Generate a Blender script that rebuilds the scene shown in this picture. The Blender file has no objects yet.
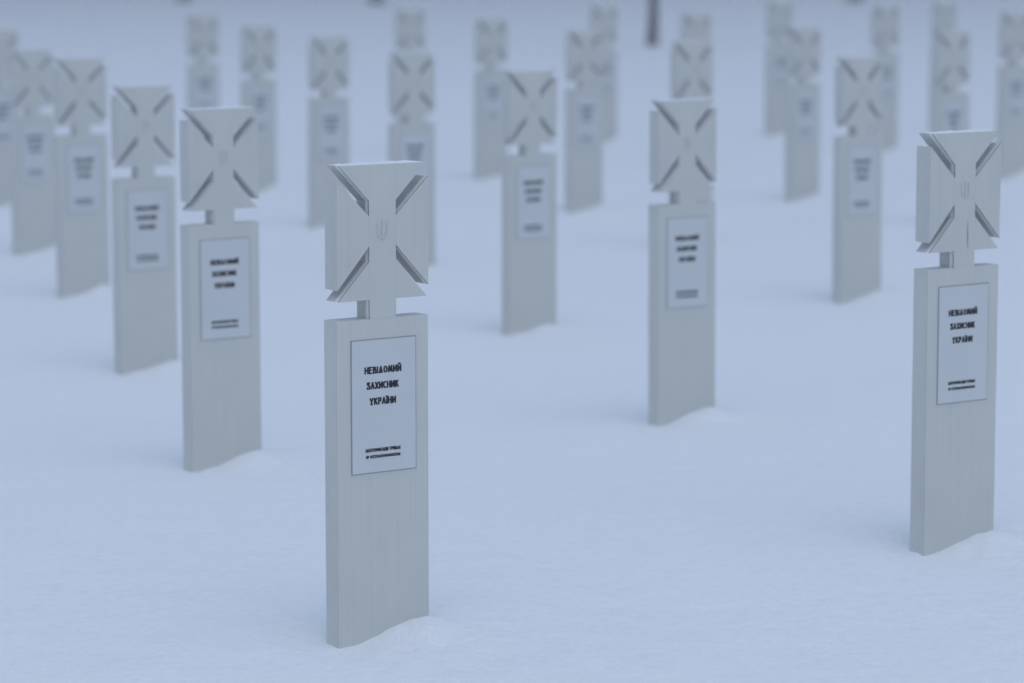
import bpy, bmesh, math, random
import numpy as np
from mathutils import Vector, Matrix

random.seed(7)
SC = bpy.context.scene
COL = SC.collection
R = math.radians

# ------------------------------------------------------------------ camera
F_PX = 3000.0                       # focal length in pixels of a 1024 px wide frame
PITCH = math.atan(395.5 / F_PX)
CAM_H = 1.719
cam = bpy.data.cameras.new('camera')
cam.sensor_width = 36.0
cam.lens = F_PX * 36.0 / 1024.0
cam.clip_start = 0.1
cam.clip_end = 2000.0
cam.dof.use_dof = True
cam.dof.focus_distance = 7.67
cam.dof.aperture_fstop = 2.35
cam.dof.aperture_blades = 9
camo = bpy.data.objects.new('camera', cam)
COL.objects.link(camo)
camo.location = (0, 0, CAM_H)
camo.rotation_euler = (math.pi / 2 - PITCH, 0, 0)
SC.camera = camo
SC.render.resolution_x = 1024
SC.render.resolution_y = 683

# ------------------------------------------------------------------ sky, sun, exposure
SUN_EL, SUN_AZ = R(72), R(165)      # azimuth clockwise from +Y: behind the camera, to the right
W = bpy.data.worlds.new('World')
SC.world = W
W.use_nodes = True
nt = W.node_tree
nt.nodes.clear()
wo = nt.nodes.new('ShaderNodeOutputWorld')
bg = nt.nodes.new('ShaderNodeBackground')
sky = nt.nodes.new('ShaderNodeTexSky')
sky.sky_type = 'NISHITA'
sky.sun_disc = False
sky.sun_elevation = SUN_EL
sky.sun_rotation = SUN_AZ
sky.air_density = 1.0
sky.dust_density = 0.8
sky.ozone_density = 0.4
hs = nt.nodes.new('ShaderNodeHueSaturation')      # cloud cover greys the blue
hs.inputs['Saturation'].default_value = 0.98
nt.links.new(sky.outputs[0], hs.inputs['Color'])
nt.links.new(hs.outputs[0], bg.inputs['Color'])
bg.inputs['Strength'].default_value = 0.14
nt.links.new(bg.outputs[0], wo.inputs['Surface'])

sun = bpy.data.lights.new('sun', 'SUN')
sun.energy = 0.55
sun.angle = R(100)
sun.color = (1.0, 0.97, 0.93)
suno = bpy.data.objects.new('sun', sun)
COL.objects.link(suno)
sd = Vector((math.sin(SUN_AZ) * math.cos(SUN_EL), math.cos(SUN_AZ) * math.cos(SUN_EL), math.sin(SUN_EL)))
suno.rotation_euler = sd.to_track_quat('Z', 'Y').to_euler()

SC.view_settings.view_transform = 'Standard'
SC.view_settings.look = 'None'
SC.view_settings.exposure = 0.42
SC.view_settings.gamma = 1.0
SC.view_settings.use_curve_mapping = False


# ------------------------------------------------------------------ materials
def mat(name, color, rough=0.6, spec=0.3):
    m = bpy.data.materials.new(name)
    m.use_nodes = True
    b = m.node_tree.nodes['Principled BSDF']
    b.inputs['Base Color'].default_value = (*color, 1)
    b.inputs['Roughness'].default_value = rough
    b.inputs['Specular IOR Level'].default_value = spec
    return m, m.node_tree, b


def noise(t, scale, detail=3, vec=None):
    n = t.nodes.new('ShaderNodeTexNoise')
    n.inputs['Scale'].default_value = scale
    n.inputs['Detail'].default_value = detail
    if vec is not None:
        t.links.new(vec, n.inputs['Vector'])
    return n


def mapping(t, scale, coord='Object'):
    tc = t.nodes.new('ShaderNodeTexCoord')
    mp = t.nodes.new('ShaderNodeMapping')
    mp.inputs['Scale'].default_value = scale
    t.links.new(tc.outputs[coord], mp.inputs['Vector'])
    return mp.outputs[0]


def ramp(t, fac, stops):
    r = t.nodes.new('ShaderNodeValToRGB')
    e = r.color_ramp.elements
    while len(e) < len(stops):
        e.new(0.5)
    for i, (p, c) in enumerate(stops):
        e[i].position = p
        e[i].color = (*c, 1)
    t.links.new(fac, r.inputs[0])
    return r.outputs[0]


def bump(t, b, height, strength, dist):
    n = t.nodes.new('ShaderNodeBump')
    n.inputs['Strength'].default_value = strength
    n.inputs['Distance'].default_value = dist
    t.links.new(height, n.inputs['Height'])
    t.links.new(n.outputs[0], b.inputs['Normal'])


# painted wood: off-white, upright brush streaks and a few glue seams between boards
PAINT, t, b = mat('cream_paint', (0.47, 0.47, 0.445), 0.45, 0.35)
v1 = mapping(t, (95, 95, 2.2))
n1 = noise(t, 1.0, 4, v1)
c1 = ramp(t, n1.outputs[0], [(0.25, (0.575, 0.580, 0.540)), (0.5, (0.592, 0.597, 0.555)), (0.8, (0.606, 0.610, 0.568))])
v2 = mapping(t, (5, 5, 3))
n2 = noise(t, 1.0, 3, v2)
c2 = ramp(t, n2.outputs[0], [(0.3, (0.95, 0.95, 0.96)), (0.7, (1.03, 1.03, 1.02))])
mx = t.nodes.new('ShaderNodeMix'); mx.data_type = 'RGBA'; mx.blend_type = 'MULTIPLY'
mx.inputs[0].default_value = 1.0
t.links.new(c1, mx.inputs[6]); t.links.new(c2, mx.inputs[7])
# seams: narrow dips at fixed distances across the board
tc = t.nodes.new('ShaderNodeTexCoord')
sp = t.nodes.new('ShaderNodeSeparateXYZ')
t.links.new(tc.outputs['Object'], sp.inputs[0])
seam = None
for sx in (-0.0955, -0.0395, 0.0392, 0.0945):
    a = t.nodes.new('ShaderNodeMath'); a.operation = 'SUBTRACT'; a.inputs[1].default_value = sx
    t.links.new(sp.outputs[0], a.inputs[0])
    a2 = t.nodes.new('ShaderNodeMath'); a2.operation = 'ABSOLUTE'; t.links.new(a.outputs[0], a2.inputs[0])
    a3 = t.nodes.new('ShaderNodeMath'); a3.operation = 'LESS_THAN'; a3.inputs[1].default_value = 0.0008
    t.links.new(a2.outputs[0], a3.inputs[0])
    if seam is None:
        seam = a3
    else:
        s2 = t.nodes.new('ShaderNodeMath'); s2.operation = 'MAXIMUM'
        t.links.new(seam.outputs[0], s2.inputs[0]); t.links.new(a3.outputs[0], s2.inputs[1]); seam = s2
sf = t.nodes.new('ShaderNodeMath'); sf.operation = 'MULTIPLY'; sf.inputs[1].default_value = 0.15
t.links.new(seam.outputs[0], sf.inputs[0])
mx2 = t.nodes.new('ShaderNodeMix'); mx2.data_type = 'RGBA'
t.links.new(sf.outputs[0], mx2.inputs[0]); t.links.new(mx.outputs[2], mx2.inputs[6])
mx2.inputs[7].default_value = (0.30, 0.29, 0.27, 1)
t.links.new(mx2.outputs[2], b.inputs['Base Color'])
bump(t, b, n1.outputs[0], 0.14, 0.0007)

RAW, t, b = mat('weathered_core', (0.40, 0.375, 0.35), 0.75, 0.2)
n1 = noise(t, 1.0, 4, mapping(t, (30, 30, 30)))
t.links.new(ramp(t, n1.outputs[0], [(0.3, (0.50, 0.49, 0.47)), (0.7, (0.58, 0.57, 0.55))]), b.inputs['Base Color'])
GRIME, t, b = mat('grimy_edge', (0.20, 0.195, 0.185), 0.7, 0.2)
EDGE, t, b = mat('lightened_board_edge', (0.78, 0.775, 0.74), 0.5, 0.3)  # whiter than the paint, to offset the shade inside the slots
PLATE, t, b = mat('plaque_white', (0.66, 0.67, 0.685), 0.30, 0.45)
n1 = noise(t, 1.0, 3, mapping(t, (9, 9, 5)))
t.links.new(ramp(t, n1.outputs[0], [(0.3, (0.595, 0.615, 0.61)), (0.7, (0.615, 0.635, 0.63))]), b.inputs['Base Color'])
RIM, t, b = mat('plaque_rim_shadow', (0.33, 0.325, 0.32), 0.6, 0.3)  # grey flange: plaque border, with its shadow line put into the colour
INK, t, b = mat('black_ink', (0.008, 0.009, 0.012), 0.5, 0.3)

SNOW, t, b = mat('snow', (0.86, 0.87, 0.885), 0.75, 0.15)
vs = mapping(t, (1, 1, 1))
na = noise(t, 170.0, 6, vs)
nb = noise(t, 38.0, 5, vs)
nc = noise(t, 6.0, 4, vs)
m1 = t.nodes.new('ShaderNodeMath'); m1.operation = 'MULTIPLY_ADD'; m1.inputs[1].default_value = 2.2
t.links.new(nb.outputs[0], m1.inputs[0]); t.links.new(na.outputs[0], m1.inputs[2])
m2 = t.nodes.new('ShaderNodeMath'); m2.operation = 'MULTIPLY_ADD'; m2.inputs[1].default_value = 8.0
t.links.new(nc.outputs[0], m2.inputs[0]); t.links.new(m1.outputs[0], m2.inputs[2])
bump(t, b, m2.outputs[0], 0.7, 0.0037)
t.links.new(ramp(t, nb.outputs[0], [(0.3, (0.815, 0.85, 0.855)), (0.7, (0.86, 0.89, 0.895))]), b.inputs['Base Color'])

BARK, t, b = mat('dark_bark', (0.08, 0.045, 0.04), 0.9, 0.1)
n1 = noise(t, 1.0, 5, mapping(t, (14, 14, 3)))
t.links.new(ramp(t, n1.outputs[0], [(0.3, (0.05, 0.047, 0.045)), (0.7, (0.12, 0.113, 0.105))]), b.inputs['Base Color'])
bump(t, b, n1.outputs[0], 0.8, 0.03)


# ------------------------------------------------------------------ helpers
def link(name, me, parent=None, mats=()):
    o = bpy.data.objects.new(name, me)
    COL.objects.link(o)
    for m in mats:
        me.materials.append(m)
    if parent:
        o.parent = parent
    return o


def offset_poly(pts, d):
    """inward offset of a counter-clockwise outline"""
    n = len(pts); out = []
    for i in range(n):
        p0, p1, p2 = Vector(pts[i - 1]), Vector(pts[i]), Vector(pts[(i + 1) % n])
        e1 = (p1 - p0).normalized(); e2 = (p2 - p1).normalized()
        n1 = Vector((-e1.y, e1.x)); n2 = Vector((-e2.y, e2.x))
        k = 1 + n1.dot(n2)
        v = (n1 + n2) / max(k, 0.35)
        out.append(tuple(p1 + v * d))
    return out


def layered(pts, layers, cap_mats=(0, 0), closed_back=True, skip=()):
    """pts: CCW outline in x,z seen from the front (-y).  layers: (y, inset, material of the band that leads here)"""
    bm = bmesh.new()
    rings = []
    for (y, ins, _m) in layers:
        q = offset_poly(pts, ins) if ins else pts
        if ins > 0.002:          # the groove between the boards is open only along the inner edges
            q = [b_ if abs(a_[0]) < 0.06 else a_ for a_, b_ in zip(pts, q)]
        rings.append([bm.verts.new((x, y, z)) for x, z in q])
    n = len(pts)
    for k in range(1, len(rings)):
        for i in range(n):
            if i in skip:
                continue
            j = (i + 1) % n
            f = bm.faces.new((rings[k - 1][i], rings[k - 1][j], rings[k][j], rings[k][i]))
            f.material_index = layers[k][2]
    f = bm.faces.new(list(rings[0])); f.material_index = cap_mats[0]; f.normal_update()
    f = bm.faces.new(list(reversed(rings[-1]))); f.material_index = cap_mats[1]; f.normal_update()
    bmesh.ops.triangulate(bm, faces=[f for f in bm.faces if len(f.verts) > 4])
    bmesh.ops.recalc_face_normals(bm, faces=bm.faces)
    me = bpy.data.meshes.new('m')
    bm.to_mesh(me); bm.free()
    return me


# ------------------------------------------------------------------ the cross marker (local: x across, front face y=0 looking to -y, z up from the snow)
T = 0.060
TH = 0.061
NK = 0.0395
LAY = [(0.0, 0.0008, 0), (0.0006, 0.0, 0), (0.0040, 0.0, 2), (0.0190, 0.0, 3), (0.0194, 0.0022, 1), (0.0212, 0.0022, 1),
       (0.0216, 0.0, 1), (TH - 0.002, 0.0, 1), (TH, 0.0016, 0)]

head_out = [(-NK, 0.8045), (NK, 0.8045), (NK, 0.8525), (0.131, 0.8525), (NK, 0.9475), (NK, 0.9855),
            (0.1355, 0.881), (0.1355, 1.1525), (NK, 1.0605), (NK, 1.0985), (0.130, 1.1885),
            (-0.1265, 1.1885), (-NK, 1.0985), (-NK, 1.0605), (-0.1315, 1.1525), (-0.1315, 0.881),
            (-NK, 0.9855), (-NK, 0.9475), (-0.130, 0.8525), (-NK, 0.8525)]


def head_mesh():
    # slot and neck sides show the layers, the outer sides are plain paint
    me = layered(head_out, LAY)
    for p in me.polygons:
        c = p.center; n = p.normal
        if p.material_index == 1 and abs(n.x) > 0.9 and c.z < 0.853:
            p.material_index = 0
        if p.material_index in (1, 2, 3):
            if abs(n.x) > 0.9 and abs(c.x) > 0.12:
                p.material_index = 0
            elif abs(n.z) > 0.9 and c.z > 1.18:
                p.material_index = 0
            elif n.z < -0.9 and c.z < 0.86 and p.material_index == 1:
                p.material_index = 0
    me.name = 'cross_head'
    return me


def post_mesh():
    out = [(-0.1365, -0.35), (0.1335, -0.35), (0.1335, 0.8045), (-0.1365, 0.8045)]
    return layered(out, [(0.0, 0.0007, 0), (0.0005, 0.0, 0), (0.0011, 0.0, 2), (T - 0.002, 0.0, 0), (T, 0.0016, 0)])


def plaque_mesh():
    out = [(-0.094, 0.4195), (0.094, 0.4195), (0.094, 0.7525), (-0.094, 0.7525)]
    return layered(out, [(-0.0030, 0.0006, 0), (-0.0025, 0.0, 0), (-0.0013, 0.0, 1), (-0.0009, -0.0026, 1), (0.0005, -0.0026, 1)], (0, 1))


# ---- lettering: every glyph is a set of strokes in a box w wide and 1 tall
G = {
 'Н': (.56, [[(0, 0), (0, 1)], [(.56, 0), (.56, 1)], [(0, .45), (.56, .58)]]),
 'Е': (.44, [[(0, 0), (0, 1)], [(0, 1), (.44, 1)], [(0, .55), (.36, .55)], [(0, 0), (.44, 0)]]),
 'В': (.48, [[(0, 0), (0, 1)], [(0, 1), (.38, .96), (.40, .62), (0, .55)], [(0, .55), (.46, .46), (.48, .06), (0, 0)]]),
 'І': (.0, [[(0, 0), (0, 1)]]),
 'Ї': (.0, [[(0, 0), (0, .88)], [(-.18, 1.16), (-.1, 1.16)], [(.1, 1.16), (.18, 1.16)]]),
 'Д': (.66, [[(.06, .04), (.34, 1), (.60, .04)], [(0, .04), (.66, .04)]]),
 'О': (.58, [[(.29, 1), (.06, .82), (0, .5), (.06, .18), (.29, 0), (.52, .18), (.58, .5), (.52, .82), (.29, 1)]]),
 'М': (.72, [[(0, 0), (.10, 1), (.36, .2), (.62, 1), (.72, 0)]]),
 'И': (.56, [[(0, 1), (0, 0)], [(0, .05), (.56, .95)], [(.56, 1), (.56, 0)]]),
 'Й': (.56, [[(0, 1), (0, 0)], [(0, .05), (.56, .95)], [(.56, 1), (.56, 0)], [(.1, 1.3), (.28, 1.2), (.46, 1.3)]]),
 'З': (.48, [[(0, .78), (.02, 1), (.44, 1), (.14, .56), (.44, .5), (.48, .12), (.36, 0), (0, 0), (0, .2)]]),
 'А': (.60, [[(0, 0), (.30, 1), (.60, 0)], [(.12, .32), (.48, .32)]]),
 'Х': (.56, [[(0, 0), (.56, 1)], [(0, 1), (.56, 0)]]),
 'С': (.48, [[(.48, .92), (.26, 1), (.05, .84), (0, .5), (.05, .16), (.26, 0), (.48, .08)]]),
 'К': (.54, [[(0, 0), (0, 1)], [(0, .45), (.50, 1)], [(.18, .6), (.54, 0)]]),
 'У': (.58, [[(0, 1), (.27, .45)], [(.58, 1), (.27, .45), (.27, 0)], [(.10, 0), (.44, 0)]]),
 'Р': (.46, [[(0, 0), (0, 1)], [(0, 1), (.38, .98), (.46, .74), (.38, .5), (0, .46)]]),
 'Т': (.52, [[(.26, 0), (.26, 1)], [(0, 1), (.52, 1)]]),
 'Ф': (.70, [[(.35, 0), (.35, 1)], [(.35, .85), (.04, .72), (.04, .34), (.35, .22), (.66, .34), (.66, .72), (.35, .85)]]),
 'Ц': (.62, [[(0, 1), (0, 0), (.54, 0), (.54, 1)], [(.54, 0), (.64, 0), (.64, -.2)]]),
 'Я': (.48, [[(.48, 0), (.48, 1)], [(.48, 1), (.1, .98), (0, .74), (.1, .5), (.48, .46)], [(.26, .46), (0, 0)]]),
 '№': (.9, [[(0, 0), (0, 1), (.5, 0), (.5, 1)], [(.75, .9), (.62, .7), (.75, .5), (.9, .7), (.75, .9)], [(.62, .3), (.9, .3)]]),
 '0': (.44, [[(.22, 1), (.02, .8), (.02, .2), (.22, 0), (.42, .2), (.42, .8), (.22, 1)]]),
 '2': (.44, [[(0, .8), (.12, 1), (.34, 1), (.42, .76), (0, 0), (.44, 0)]]),
 '3': (.42, [[(0, .95), (.3, 1), (.4, .76), (.16, .54), (.4, .3), (.3, 0), (0, .06)]]),
 '6': (.44, [[(.4, .95), (.14, .8), (.02, .4), (.1, .04), (.34, .02), (.42, .28), (.32, .54), (.05, .46)]]),
 '8': (.44, [[(.22, 1), (.05, .78), (.22, .55), (.4, .78), (.22, 1)], [(.22, .55), (.01, .28), (.22, 0), (.43, .28), (.22, .55)]]),
}


def lettering_mesh(lines):
    bm = bmesh.new()
    cnt = [0]

    def line(txt, x0, x1, zb, cap, sw):
        gap = 0.36
        tot = 0
        for ch in txt:
            tot += 0.34 if ch == ' ' else G[ch][0] + gap
        tot -= gap
        k = (x1 - x0 - sw) / tot
        x = x0 + sw / 2
        for ch in txt:
            if ch == ' ':
                x += 0.34 * k
                continue
            w, strokes = G[ch]
            for st in strokes:
                for (ax, az), (bx, bz) in zip(st[:-1], st[1:]):
                    a = Vector((x + ax * k, zb + sw * .45 + az * (cap - sw * .9)))
                    c = Vector((x + bx * k, zb + sw * .45 + bz * (cap - sw * .9)))
                    d = (c - a).normalized(); nn = Vector((-d.y, d.x))
                    h = sw * (0.5 if abs(d.x) < 0.75 else 0.40)
                    a2 = a - d * sw * .32; c2 = c + d * sw * .32
                    cnt[0] += 1
                    y = -0.0034 - 0.000001 * cnt[0]
                    bm.faces.new([bm.verts.new((q.x, y, q.y)) for q in (a2 - nn * h, c2 - nn * h, c2 + nn * h, a2 + nn * h)])
            x += (w + gap) * k

    for ln in lines:
        line(*ln)
    bmesh.ops.recalc_face_normals(bm, faces=bm.faces)
    me = bpy.data.meshes.new('lettering')
    bm.to_mesh(me); bm.free()
    return me


G['Є'] = (.48, G['С'][1] + [[(0, .52), (.36, .52)]])


def emblem_mesh():
    """small relief of three upright bars on a bowed base"""
    bm = bmesh.new()

    def bar(pts, w, y0):
        for k, ((ax, az), (bx, bz)) in enumerate(zip(pts[:-1], pts[1:])):
            a = Vector((ax, az)); c = Vector((bx, bz)); d = (c - a).normalized(); nn = Vector((-d.y, d.x)) * w / 2
            a = a - d * w * .3; c = c + d * w * .3
            y1 = y0 - 0.0001 * k
            vs = [bm.verts.new((q.x, y, q.y)) for y in (0.002, y1) for q in (a - nn, c - nn, c + nn, a + nn)]
            for f in ((0, 1, 5, 4), (1, 2, 6, 5), (2, 3, 7, 6), (3, 0, 4, 7), (4, 5, 6, 7)):
                bm.faces.new([vs[i] for i in f])
    bar([(-0.0135, 1.043), (-0.0135, 1.016), (-0.010, 1.009), (0.010, 1.009), (0.0135, 1.016), (0.0135, 1.043)], 0.0042, -0.0022)
    bar([(0.0, 1.049), (0.0, 1.013)], 0.0042, -0.0030)
    bar([(0.0, 1.006), (0.0, 1.002)], 0.0042, -0.0026)
    bmesh.ops.recalc_face_normals(bm, faces=bm.faces)
    me = bpy.data.meshes.new('emblem')
    bm.to_mesh(me); bm.free()
    return me


def dusting_mesh(x0, x1, z, seed):
    """thin uneven rime of snow lying along the top edge"""
    rnd = random.Random(seed)
    bm = bmesh.new()
    nx, ny = 46, 9
    y0, y1 = 0.002, TH - 0.003
    ph = [rnd.uniform(0, 6.28) for _ in range(6)]
    g = []
    for i in range(nx + 1):
        row = []
        for j in range(ny + 1):
            u, v = i / nx, j / ny
            e = min(u, 1 - u) * 8; e2 = min(v, 1 - v) * 3.2
            k = min(1, e) * min(1, e2)
            h = 0.0022 + 0.0012 * math.sin(u * 17 + ph[0]) * math.sin(v * 5 + ph[1]) + 0.0010 * math.sin(u * 41 + ph[2] + v * 3) + 0.0007 * rnd.uniform(-1, 1)
            row.append(bm.verts.new((x0 + (x1 - x0) * u, y0 + (y1 - y0) * v, z - 0.0004 + max(0, h) * k)))
        g.append(row)
    for i in range(nx):
        for j in range(ny):
            bm.faces.new((g[i][j], g[i + 1][j], g[i + 1][j + 1], g[i][j + 1])).smooth = True
    me = bpy.data.meshes.new('snow_dusting')
    bm.to_mesh(me); bm.free()
    return me


THETA = R(35)
GROUP = 'memorial crosses standing in rows in the snow'
root0 = bpy.data.objects.new('memorial_cross', None)
COL.objects.link(root0)
root0.empty_display_size = 0.2
head = link('cross_head', head_mesh(), root0, (PAINT, RAW, GRIME, EDGE))
link('emblem', emblem_mesh(), head, (PAINT,))
link('snow_dusting', dusting_mesh(-0.124, 0.124, 1.189, 3), head, (SNOW,))
link('post', post_mesh(), root0, (PAINT, RAW, GRIME))
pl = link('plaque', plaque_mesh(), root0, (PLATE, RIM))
link('inscription', lettering_mesh([('НЕВІДОМИЙ', -0.058, 0.0515, 0.6675, 0.0190, 0.0047), ('ЗАХИСНИК', -0.0515, 0.0435, 0.6288, 0.0190, 0.0047),
                                    ('УКРАЇНИ', -0.0435, 0.035, 0.5890, 0.0190, 0.0047)]), pl, (INK,))
link('record_number', lettering_mesh([('ІДЕНТИФІКАЦІЯ ТРИВАЄ', -0.056, 0.0485, 0.4710, 0.0096, 0.0026),
                                      ('№ 022060300800206', -0.0545, 0.0475, 0.4548, 0.0088, 0.0026)]), pl, (INK,))


def copy_tree(o, parent=None):
    c = o.copy()
    COL.objects.link(c)
    c.parent = parent
    for ch in list(o.children):
        copy_tree(ch, c)
    return c


# ---- where they stand: (picture x of the face centre, picture y of the top edge, depth in units of the nearest cross, turn, label)
ZF = 7.41
RC = Matrix(((1, 0, 0), (0, math.sin(PITCH), math.cos(PITCH)), (0, math.cos(PITCH), -math.sin(PITCH))))


def world(u, v, z):
    return Vector((0, 0, CAM_H)) + RC @ Vector(((u - 512) / F_PX, (341.5 - v) / F_PX, 1.0)) * z


CROSSES = [
 (382.2, 163.8, 1.000, 0.0, 0.0, 'nearest cross, in sharp focus with every letter of its plaque readable'),
 (223.2, 108.5, 1.345, 0.5, 0.0, 'slightly blurred cross directly left of the nearest sharp cross'),
 (145.5, 86.0, 1.690, -0.8, 0.0, 'third cross of the left row, its right edge touching the second cross'),
 (82.5, 58.5, 2.035, 0.6, 0.0, 'fourth cross of the left row, counted from the nearest sharp one'),
 (34.0, 50.0, 2.380, 1.0, 0.0, 'fifth cross of the left row, next to the one cut by the left frame edge'),
 (1.0, 29.5, 2.720, -0.5, 0.0, 'cross cut off by the left edge of the frame'),
 (967.3, 132.0, 1.144, -0.8, 0.003, 'large nearly sharp cross at the right edge, a crack down its neck'),
 (689.3, 100.0, 1.495, -0.6, 0.0, 'blurred cross right of centre with a farther cross\'s head rising behind it'),
 (533.5, 70.5, 1.848, 0.7, 0.0, 'blurred cross at the picture\'s centre, first to the right of the nearest cross'),
 (414.5, 52.5, 2.200, 0.0, 0.0, 'blurred cross whose lower post is hidden by the nearest cross'),
 (330.0, 36.5, 2.550, -0.7, 0.0, 'blurred cross rising over open snow behind the left shoulder of the nearest cross'),
 (259.3, 26.0, 2.900, 0.8, 0.0, 'faint cross whose post rises behind the right edge of the second cross'),
 (204.0, 15.5, 3.250, 0.0, 0.0, 'very faint cross above the head of the second cross on the left'),
 (864.5, 57.0, 1.980, 0.6, 0.0, 'blurred cross left of the large right cross, a paler one at its right shoulder'),
 (696.0, 41.5, 2.330, 0.0, 0.0, 'cross seen as a head only, directly above the head of the cross right of centre'),
 (587.0, 30.0, 2.680, -0.8, 0.0, 'faint cross between the centre cross and the one right of centre, nearer of two overlapping'),
 (493.0, 18.5, 3.030, 0.5, 0.0, 'faint cross just left of the centre cross, in front of open snow'),
 (412.0, 9.5, 3.380, 0.0, 0.0, 'very faint head showing above the cross that the nearest cross hides'),
 (956.5, 31.0, 2.520, 0.4, 0.0, 'blurred cross whose head stands above the large right cross'),
 (807.0, 28.0, 2.820, -0.6, 0.0, 'faint cross left of the blurred right cross, nearer of two overlapping'),
 (698.5, 13.5, 3.170, 0.3, 0.0, 'topmost and faintest head in the column of three right of centre'),
 (605.5, 5.5, 3.520, 0.0, 0.0, 'very faint farther cross behind the right shoulder of another faint one'),
 (1018.0, 12.0, 2.930, -0.4, 0.0, 'blurred cross cut off by the right edge of the frame'),
 (888.0, 5.5, 3.310, 0.6, 0.0, 'pale cross half hidden at the right shoulder of a nearer blurred one'),
 (781.5, 2.0, 3.660, 0.0, 0.0, 'pale farther cross at the left shoulder of a nearer faint one'),
 (945.5, 3.0, 3.800, 0.2, 0.0, 'farthest head, above the cross over the large right cross'),
]
ND = Vector((math.sin(THETA), -math.cos(THETA), 0))
bases = []
for i, (u, v, zz, turn, lean, label) in enumerate(CROSSES):
    o = root0 if i == 0 else copy_tree(root0)
    top = world(u, v, zz * ZF)
    o.location = (top.x, top.y, top.z - 1.189)
    o.rotation_euler = (R(random.uniform(-.5, .5)) if i else 0, lean + (R(random.uniform(-.35, .35)) if i > 1 else 0), THETA + R(turn))
    o['label'] = label
    o['category'] = 'memorial cross'
    o['group'] = GROUP
    if 'crack' in label:
        bm = bmesh.new()
        pts = [(0.0118, 0.938), (0.0112, 0.915), (0.0122, 0.893), (0.0120, 0.872), (0.0128, 0.858)]
        wd = [0.0004, 0.0012, 0.0016, 0.0012, 0.0005]
        lo = [bm.verts.new((x - w_, -0.0004, z)) for (x, z), w_ in zip(pts, wd)]
        hi = [bm.verts.new((x + w_, -0.0004, z)) for (x, z), w_ in zip(pts, wd)]
        for k in range(4):
            bm.faces.new((lo[k], lo[k + 1], hi[k + 1], hi[k]))
        cm = bpy.data.meshes.new('crack'); bm.to_mesh(cm); bm.free()
        link('crack', cm, [c for c in o.children if c.name.startswith('cross_head')][0], (GRIME,))
    bases.append((top.x, top.y, top.z - 1.189, THETA + R(turn)))

# ------------------------------------------------------------------ snow field
BX = np.array([b_[0] for b_ in bases]); BY = np.array([b_[1] for b_ in bases]); BZ = np.array([b_[2] for b_ in bases])


def kern(d2):
    return np.exp(-d2 / (2 * 3.2 ** 2))


A0 = np.stack([np.ones_like(BX), BX / 10, (BY - 15) / 10], 1)
lin = np.linalg.lstsq(A0, BZ, rcond=None)[0] * np.array([1, 0.5, 0.5])
K = kern((BX[:, None] - BX) ** 2 + (BY[:, None] - BY) ** 2)
wts = np.zeros(len(BX))


def height(x, y):
    h = lin[0] + lin[1] * 10 * np.tanh(x / 100) + lin[2] * np.clip((y - 15) / 10, -1.5, 2.2)
    for i in range(len(BX)):
        h = h + wts[i] * kern((x - BX[i]) ** 2 + (y - BY[i]) ** 2)
    # wind ripples, long and low
    h = h + 0.006 * np.sin(x * 2.3 + y * 1.1 + 0.7 * np.sin(y * 0.9)) + 0.005 * np.sin(x * -1.3 + y * 2.9 + 1.0 + 0.8 * np.sin(x * 1.7))
    h = h + 0.0022 * np.sin(x * 7.1 + 2.0 * np.sin(y * 2.2)) * np.sin(y * 5.3 + 1.3 * np.sin(x * 3.1))
    # drifts and wind scoops round every post
    for i, (bx, by, bz, th) in enumerate(bases):
        rr = np.random.RandomState(i + 3)
        c, s = math.cos(th), math.sin(th)
        lx = (x - bx) * c + (y - by) * s
        ly = -(x - bx) * s + (y - by) * c
        q = rr.uniform(-1, 1, 6)
        if i == 0:
            q[:] = 0
        a = 0.031 * (1 + 0.25 * q[0])
        h = h + a * np.exp(-((lx - 0.085 - 0.02 * q[1]) / 0.085) ** 2 - ((ly + 0.045) / (0.085 + 0.02 * q[2])) ** 2)
        h = h + 0.022 * np.exp(-((lx - 0.22) / 0.20) ** 2 - ((ly - 0.05) / 0.20) ** 2)
        near = np.exp(-(lx / 0.32) ** 2 - ((ly + 0.03) / 0.22) ** 2)
        h = h + near * (0.0035 * np.sin(31 * x + 3 * np.sin(17 * y + i)) * np.sin(27 * y + 2.5 * np.sin(19 * x)) + 0.003 * np.sin(57 * x + 23 * y + 2 * np.sin(31 * y)))
        h = h - 0.012 * np.exp(-((lx + 0.17) / 0.07) ** 2 - ((ly - 0.02) / 0.10) ** 2)
        h = h - 0.008 * np.exp(-((lx + 0.11) / 0.10) ** 2 - ((ly + 0.05) / 0.05) ** 2)
    return h


# settle the snow so that it meets each post's near lower corner at that post's own level
CX = BX + np.array([-0.13 * math.cos(b_[3]) for b_ in bases]); CY = BY + np.array([-0.13 * math.sin(b_[3]) - 0.02 for b_ in bases])
for _ in range(4):
    wts = wts + np.linalg.solve(K + 0.0003 * np.eye(len(BX)), BZ - 0.022 - height(CX, CY))


ys = np.concatenate([-60 + 64.5 * np.linspace(0, 1, 30, endpoint=False) ** 0.6, np.arange(4.5, 12.5, 0.024),
                     12.5 + 18.5 * np.linspace(0, 1, 260, endpoint=False) ** 1.15, 31 * np.exp(np.linspace(0, math.log(900 / 31), 60))])
xr = np.concatenate([np.arange(0, 2.4, 0.024), 2.4 + 4.6 * np.linspace(0, 1, 90, endpoint=False) ** 1.1, 7 * np.exp(np.linspace(0, math.log(700 / 7), 40))])
xs = np.concatenate([-xr[:0:-1], xr])
XX, YY = np.meshgrid(xs, ys)
ZZ = height(XX, YY)
nyy, nxx = XX.shape
me = bpy.data.meshes.new('snow_ground')
vv = np.stack([XX.ravel(), YY.ravel(), ZZ.ravel()], 1).astype(np.float32)
idx = np.arange(nyy * nxx).reshape(nyy, nxx)
qd = np.stack([idx[:-1, :-1], idx[:-1, 1:], idx[1:, 1:], idx[1:, :-1]], -1).reshape(-1, 4)
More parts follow.
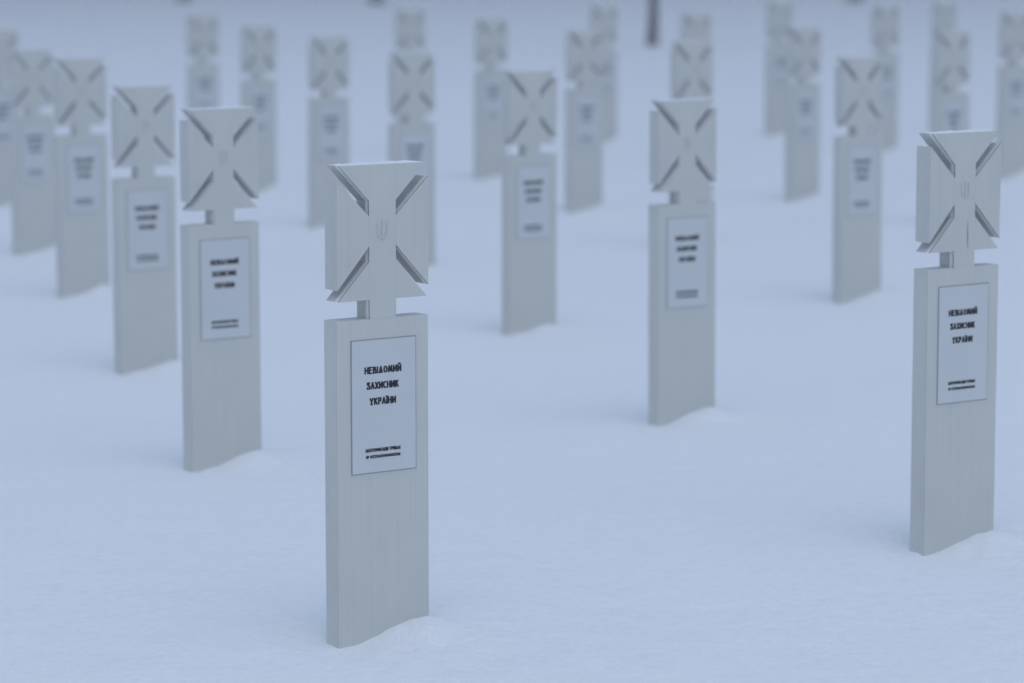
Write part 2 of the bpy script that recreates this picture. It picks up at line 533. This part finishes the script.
me.vertices.add(len(vv)); me.vertices.foreach_set('co', vv.ravel())
me.loops.add(qd.size); me.loops.foreach_set('vertex_index', qd.ravel().astype(np.int32))
me.polygons.add(len(qd)); me.polygons.foreach_set('loop_start', np.arange(0, qd.size, 4, dtype=np.int32))
me.polygons.foreach_set('use_smooth', np.ones(len(qd), dtype=bool))
me.update(calc_edges=True)
me.validate()
g = link('snow_ground', me, None, (SNOW,))
g['kind'] = 'structure'


# ------------------------------------------------------------------ bare trees at the far side of the field
def tube(bm, pts, radii, seg=9):
    rings = []
    for k, (p, r) in enumerate(zip(pts, radii)):
        d = (pts[min(k + 1, len(pts) - 1)] - pts[max(k - 1, 0)]).normalized()
        a = d.orthogonal().normalized(); c = d.cross(a)
        rings.append([bm.verts.new(p + (a * math.cos(2 * math.pi * j / seg) + c * math.sin(2 * math.pi * j / seg)) * r) for j in range(seg)])
    for k in range(1, len(rings)):
        best = min(range(seg), key=lambda s: (rings[k][s].co - rings[k - 1][0].co).length)
        for j in range(seg):
            bm.faces.new((rings[k - 1][j], rings[k - 1][(j + 1) % seg], rings[k][(j + 1 + best) % seg], rings[k][(j + best) % seg])).smooth = True
    bm.faces.new(rings[-1])


def bare_tree(x, y, r, hgt, seed, label):
    rnd = random.Random(seed)
    root = bpy.data.objects.new('bare_tree', None)
    COL.objects.link(root)
    root.location = (x, y, float(height(np.array(x), np.array(y))))
    bm = bmesh.new()
    pts, rad = [], []
    for k in range(9):
        tt = k / 8
        pts.append(Vector((rnd.uniform(-.06, .06) * (tt > .1), rnd.uniform(-.06, .06) * (tt > .1), -0.3 + hgt * tt)))
        rad.append(r * (1.35 if k == 0 else 1.0) * (1 - 0.85 * tt))
    tube(bm, pts, rad, 12)
    me_ = bpy.data.meshes.new('trunk'); bm.to_mesh(me_); bm.free()
    link('trunk', me_, root, (BARK,))
    bm = bmesh.new()

    def branch(p, d, ln, rr, depth):
        q = [p]
        for _ in range(4):
            d = (d + Vector((rnd.uniform(-.25, .25), rnd.uniform(-.25, .25), rnd.uniform(0, .22)))).normalized()
            q.append(q[-1] + d * ln / 4)
        tube(bm, q, [rr * (1 - .2 * k) for k in range(5)], 6)
        if depth:
            for _ in range(5):
                k = rnd.randint(1, 4)
                dd = (d + Vector((rnd.uniform(-1, 1), rnd.uniform(-1, 1), rnd.uniform(-.2, .7)))).normalized()
                branch(q[k], dd, ln * .55, rr * .45, depth - 1)
    for k in range(13):
        tt = 0.42 + 0.5 * k / 12
        a = k * 2.4 + rnd.uniform(-.3, .3)
        branch(Vector((0, 0, -0.3 + hgt * tt)), Vector((math.cos(a), math.sin(a), .55)).normalized(), hgt * .33 * (1.25 - tt), r * .42 * (1.2 - tt), 2)
    me_ = bpy.data.meshes.new('branches'); bm.to_mesh(me_); bm.free()
    link('branches', me_, root, (BARK,))
    root['label'] = label
    root['category'] = 'tree'
    root['group'] = 'bare trees beyond the crosses'
    return root


def on_ground(u, v):
    d = RC @ Vector(((u - 512) / F_PX, (341.5 - v) / F_PX, 1.0))
    k = -(CAM_H + 0.02) / d.z
    for _ in range(6):
        p = Vector((0, 0, CAM_H)) + d * k
        hh = float(height(np.array(p.x), np.array(p.y)))
        k = (hh - CAM_H) / d.z
    return Vector((0, 0, CAM_H)) + d * k


for (u, v, wpx, hgt, sd_, label) in [
    (651.5, 46, 11, 7.5, 1, 'slim dark trunk reaching furthest down into the picture at the top edge'),
    (377, 4, 15, 11, 2, 'dark trunk foot at the top edge, above the hidden-post cross\'s left side'),
    (184, 1.5, 13, 10, 3, 'dark trunk foot at the top edge, left above the very faint left cross'),
    (855, 2, 15, 11, 4, 'dark trunk foot at the top edge, left of the pale cross on the right'),
]:
    p = on_ground(u, v)
    dist = (p - Vector((0, 0, CAM_H))).length
    bare_tree(p.x, p.y, wpx * dist / F_PX / 2, hgt, sd_, label)

# ------------------------------------------------------------------ snowy air over the field
bm = bmesh.new()
bmesh.ops.create_cube(bm, size=1.0)
me = bpy.data.meshes.new('haze'); bm.to_mesh(me); bm.free()
lo, hi = float(ZZ.min()) - 1.0, 16.0
hz = link('haze', me, None)
hz.scale = (1500, 1000, hi - lo)
hz.location = (0, 420, (hi + lo) / 2)
hm = bpy.data.materials.new('snowy_air')
hm.use_nodes = True
hm.node_tree.nodes.clear()
mo = hm.node_tree.nodes.new('ShaderNodeOutputMaterial')
pv = hm.node_tree.nodes.new('ShaderNodeVolumePrincipled')
pv.inputs['Color'].default_value = (0.92, 0.94, 0.96, 1)
pv.inputs['Density'].default_value = 0.0092
hm.node_tree.links.new(pv.outputs[0], mo.inputs['Volume'])
me.materials.append(hm)
hz['kind'] = 'stuff'
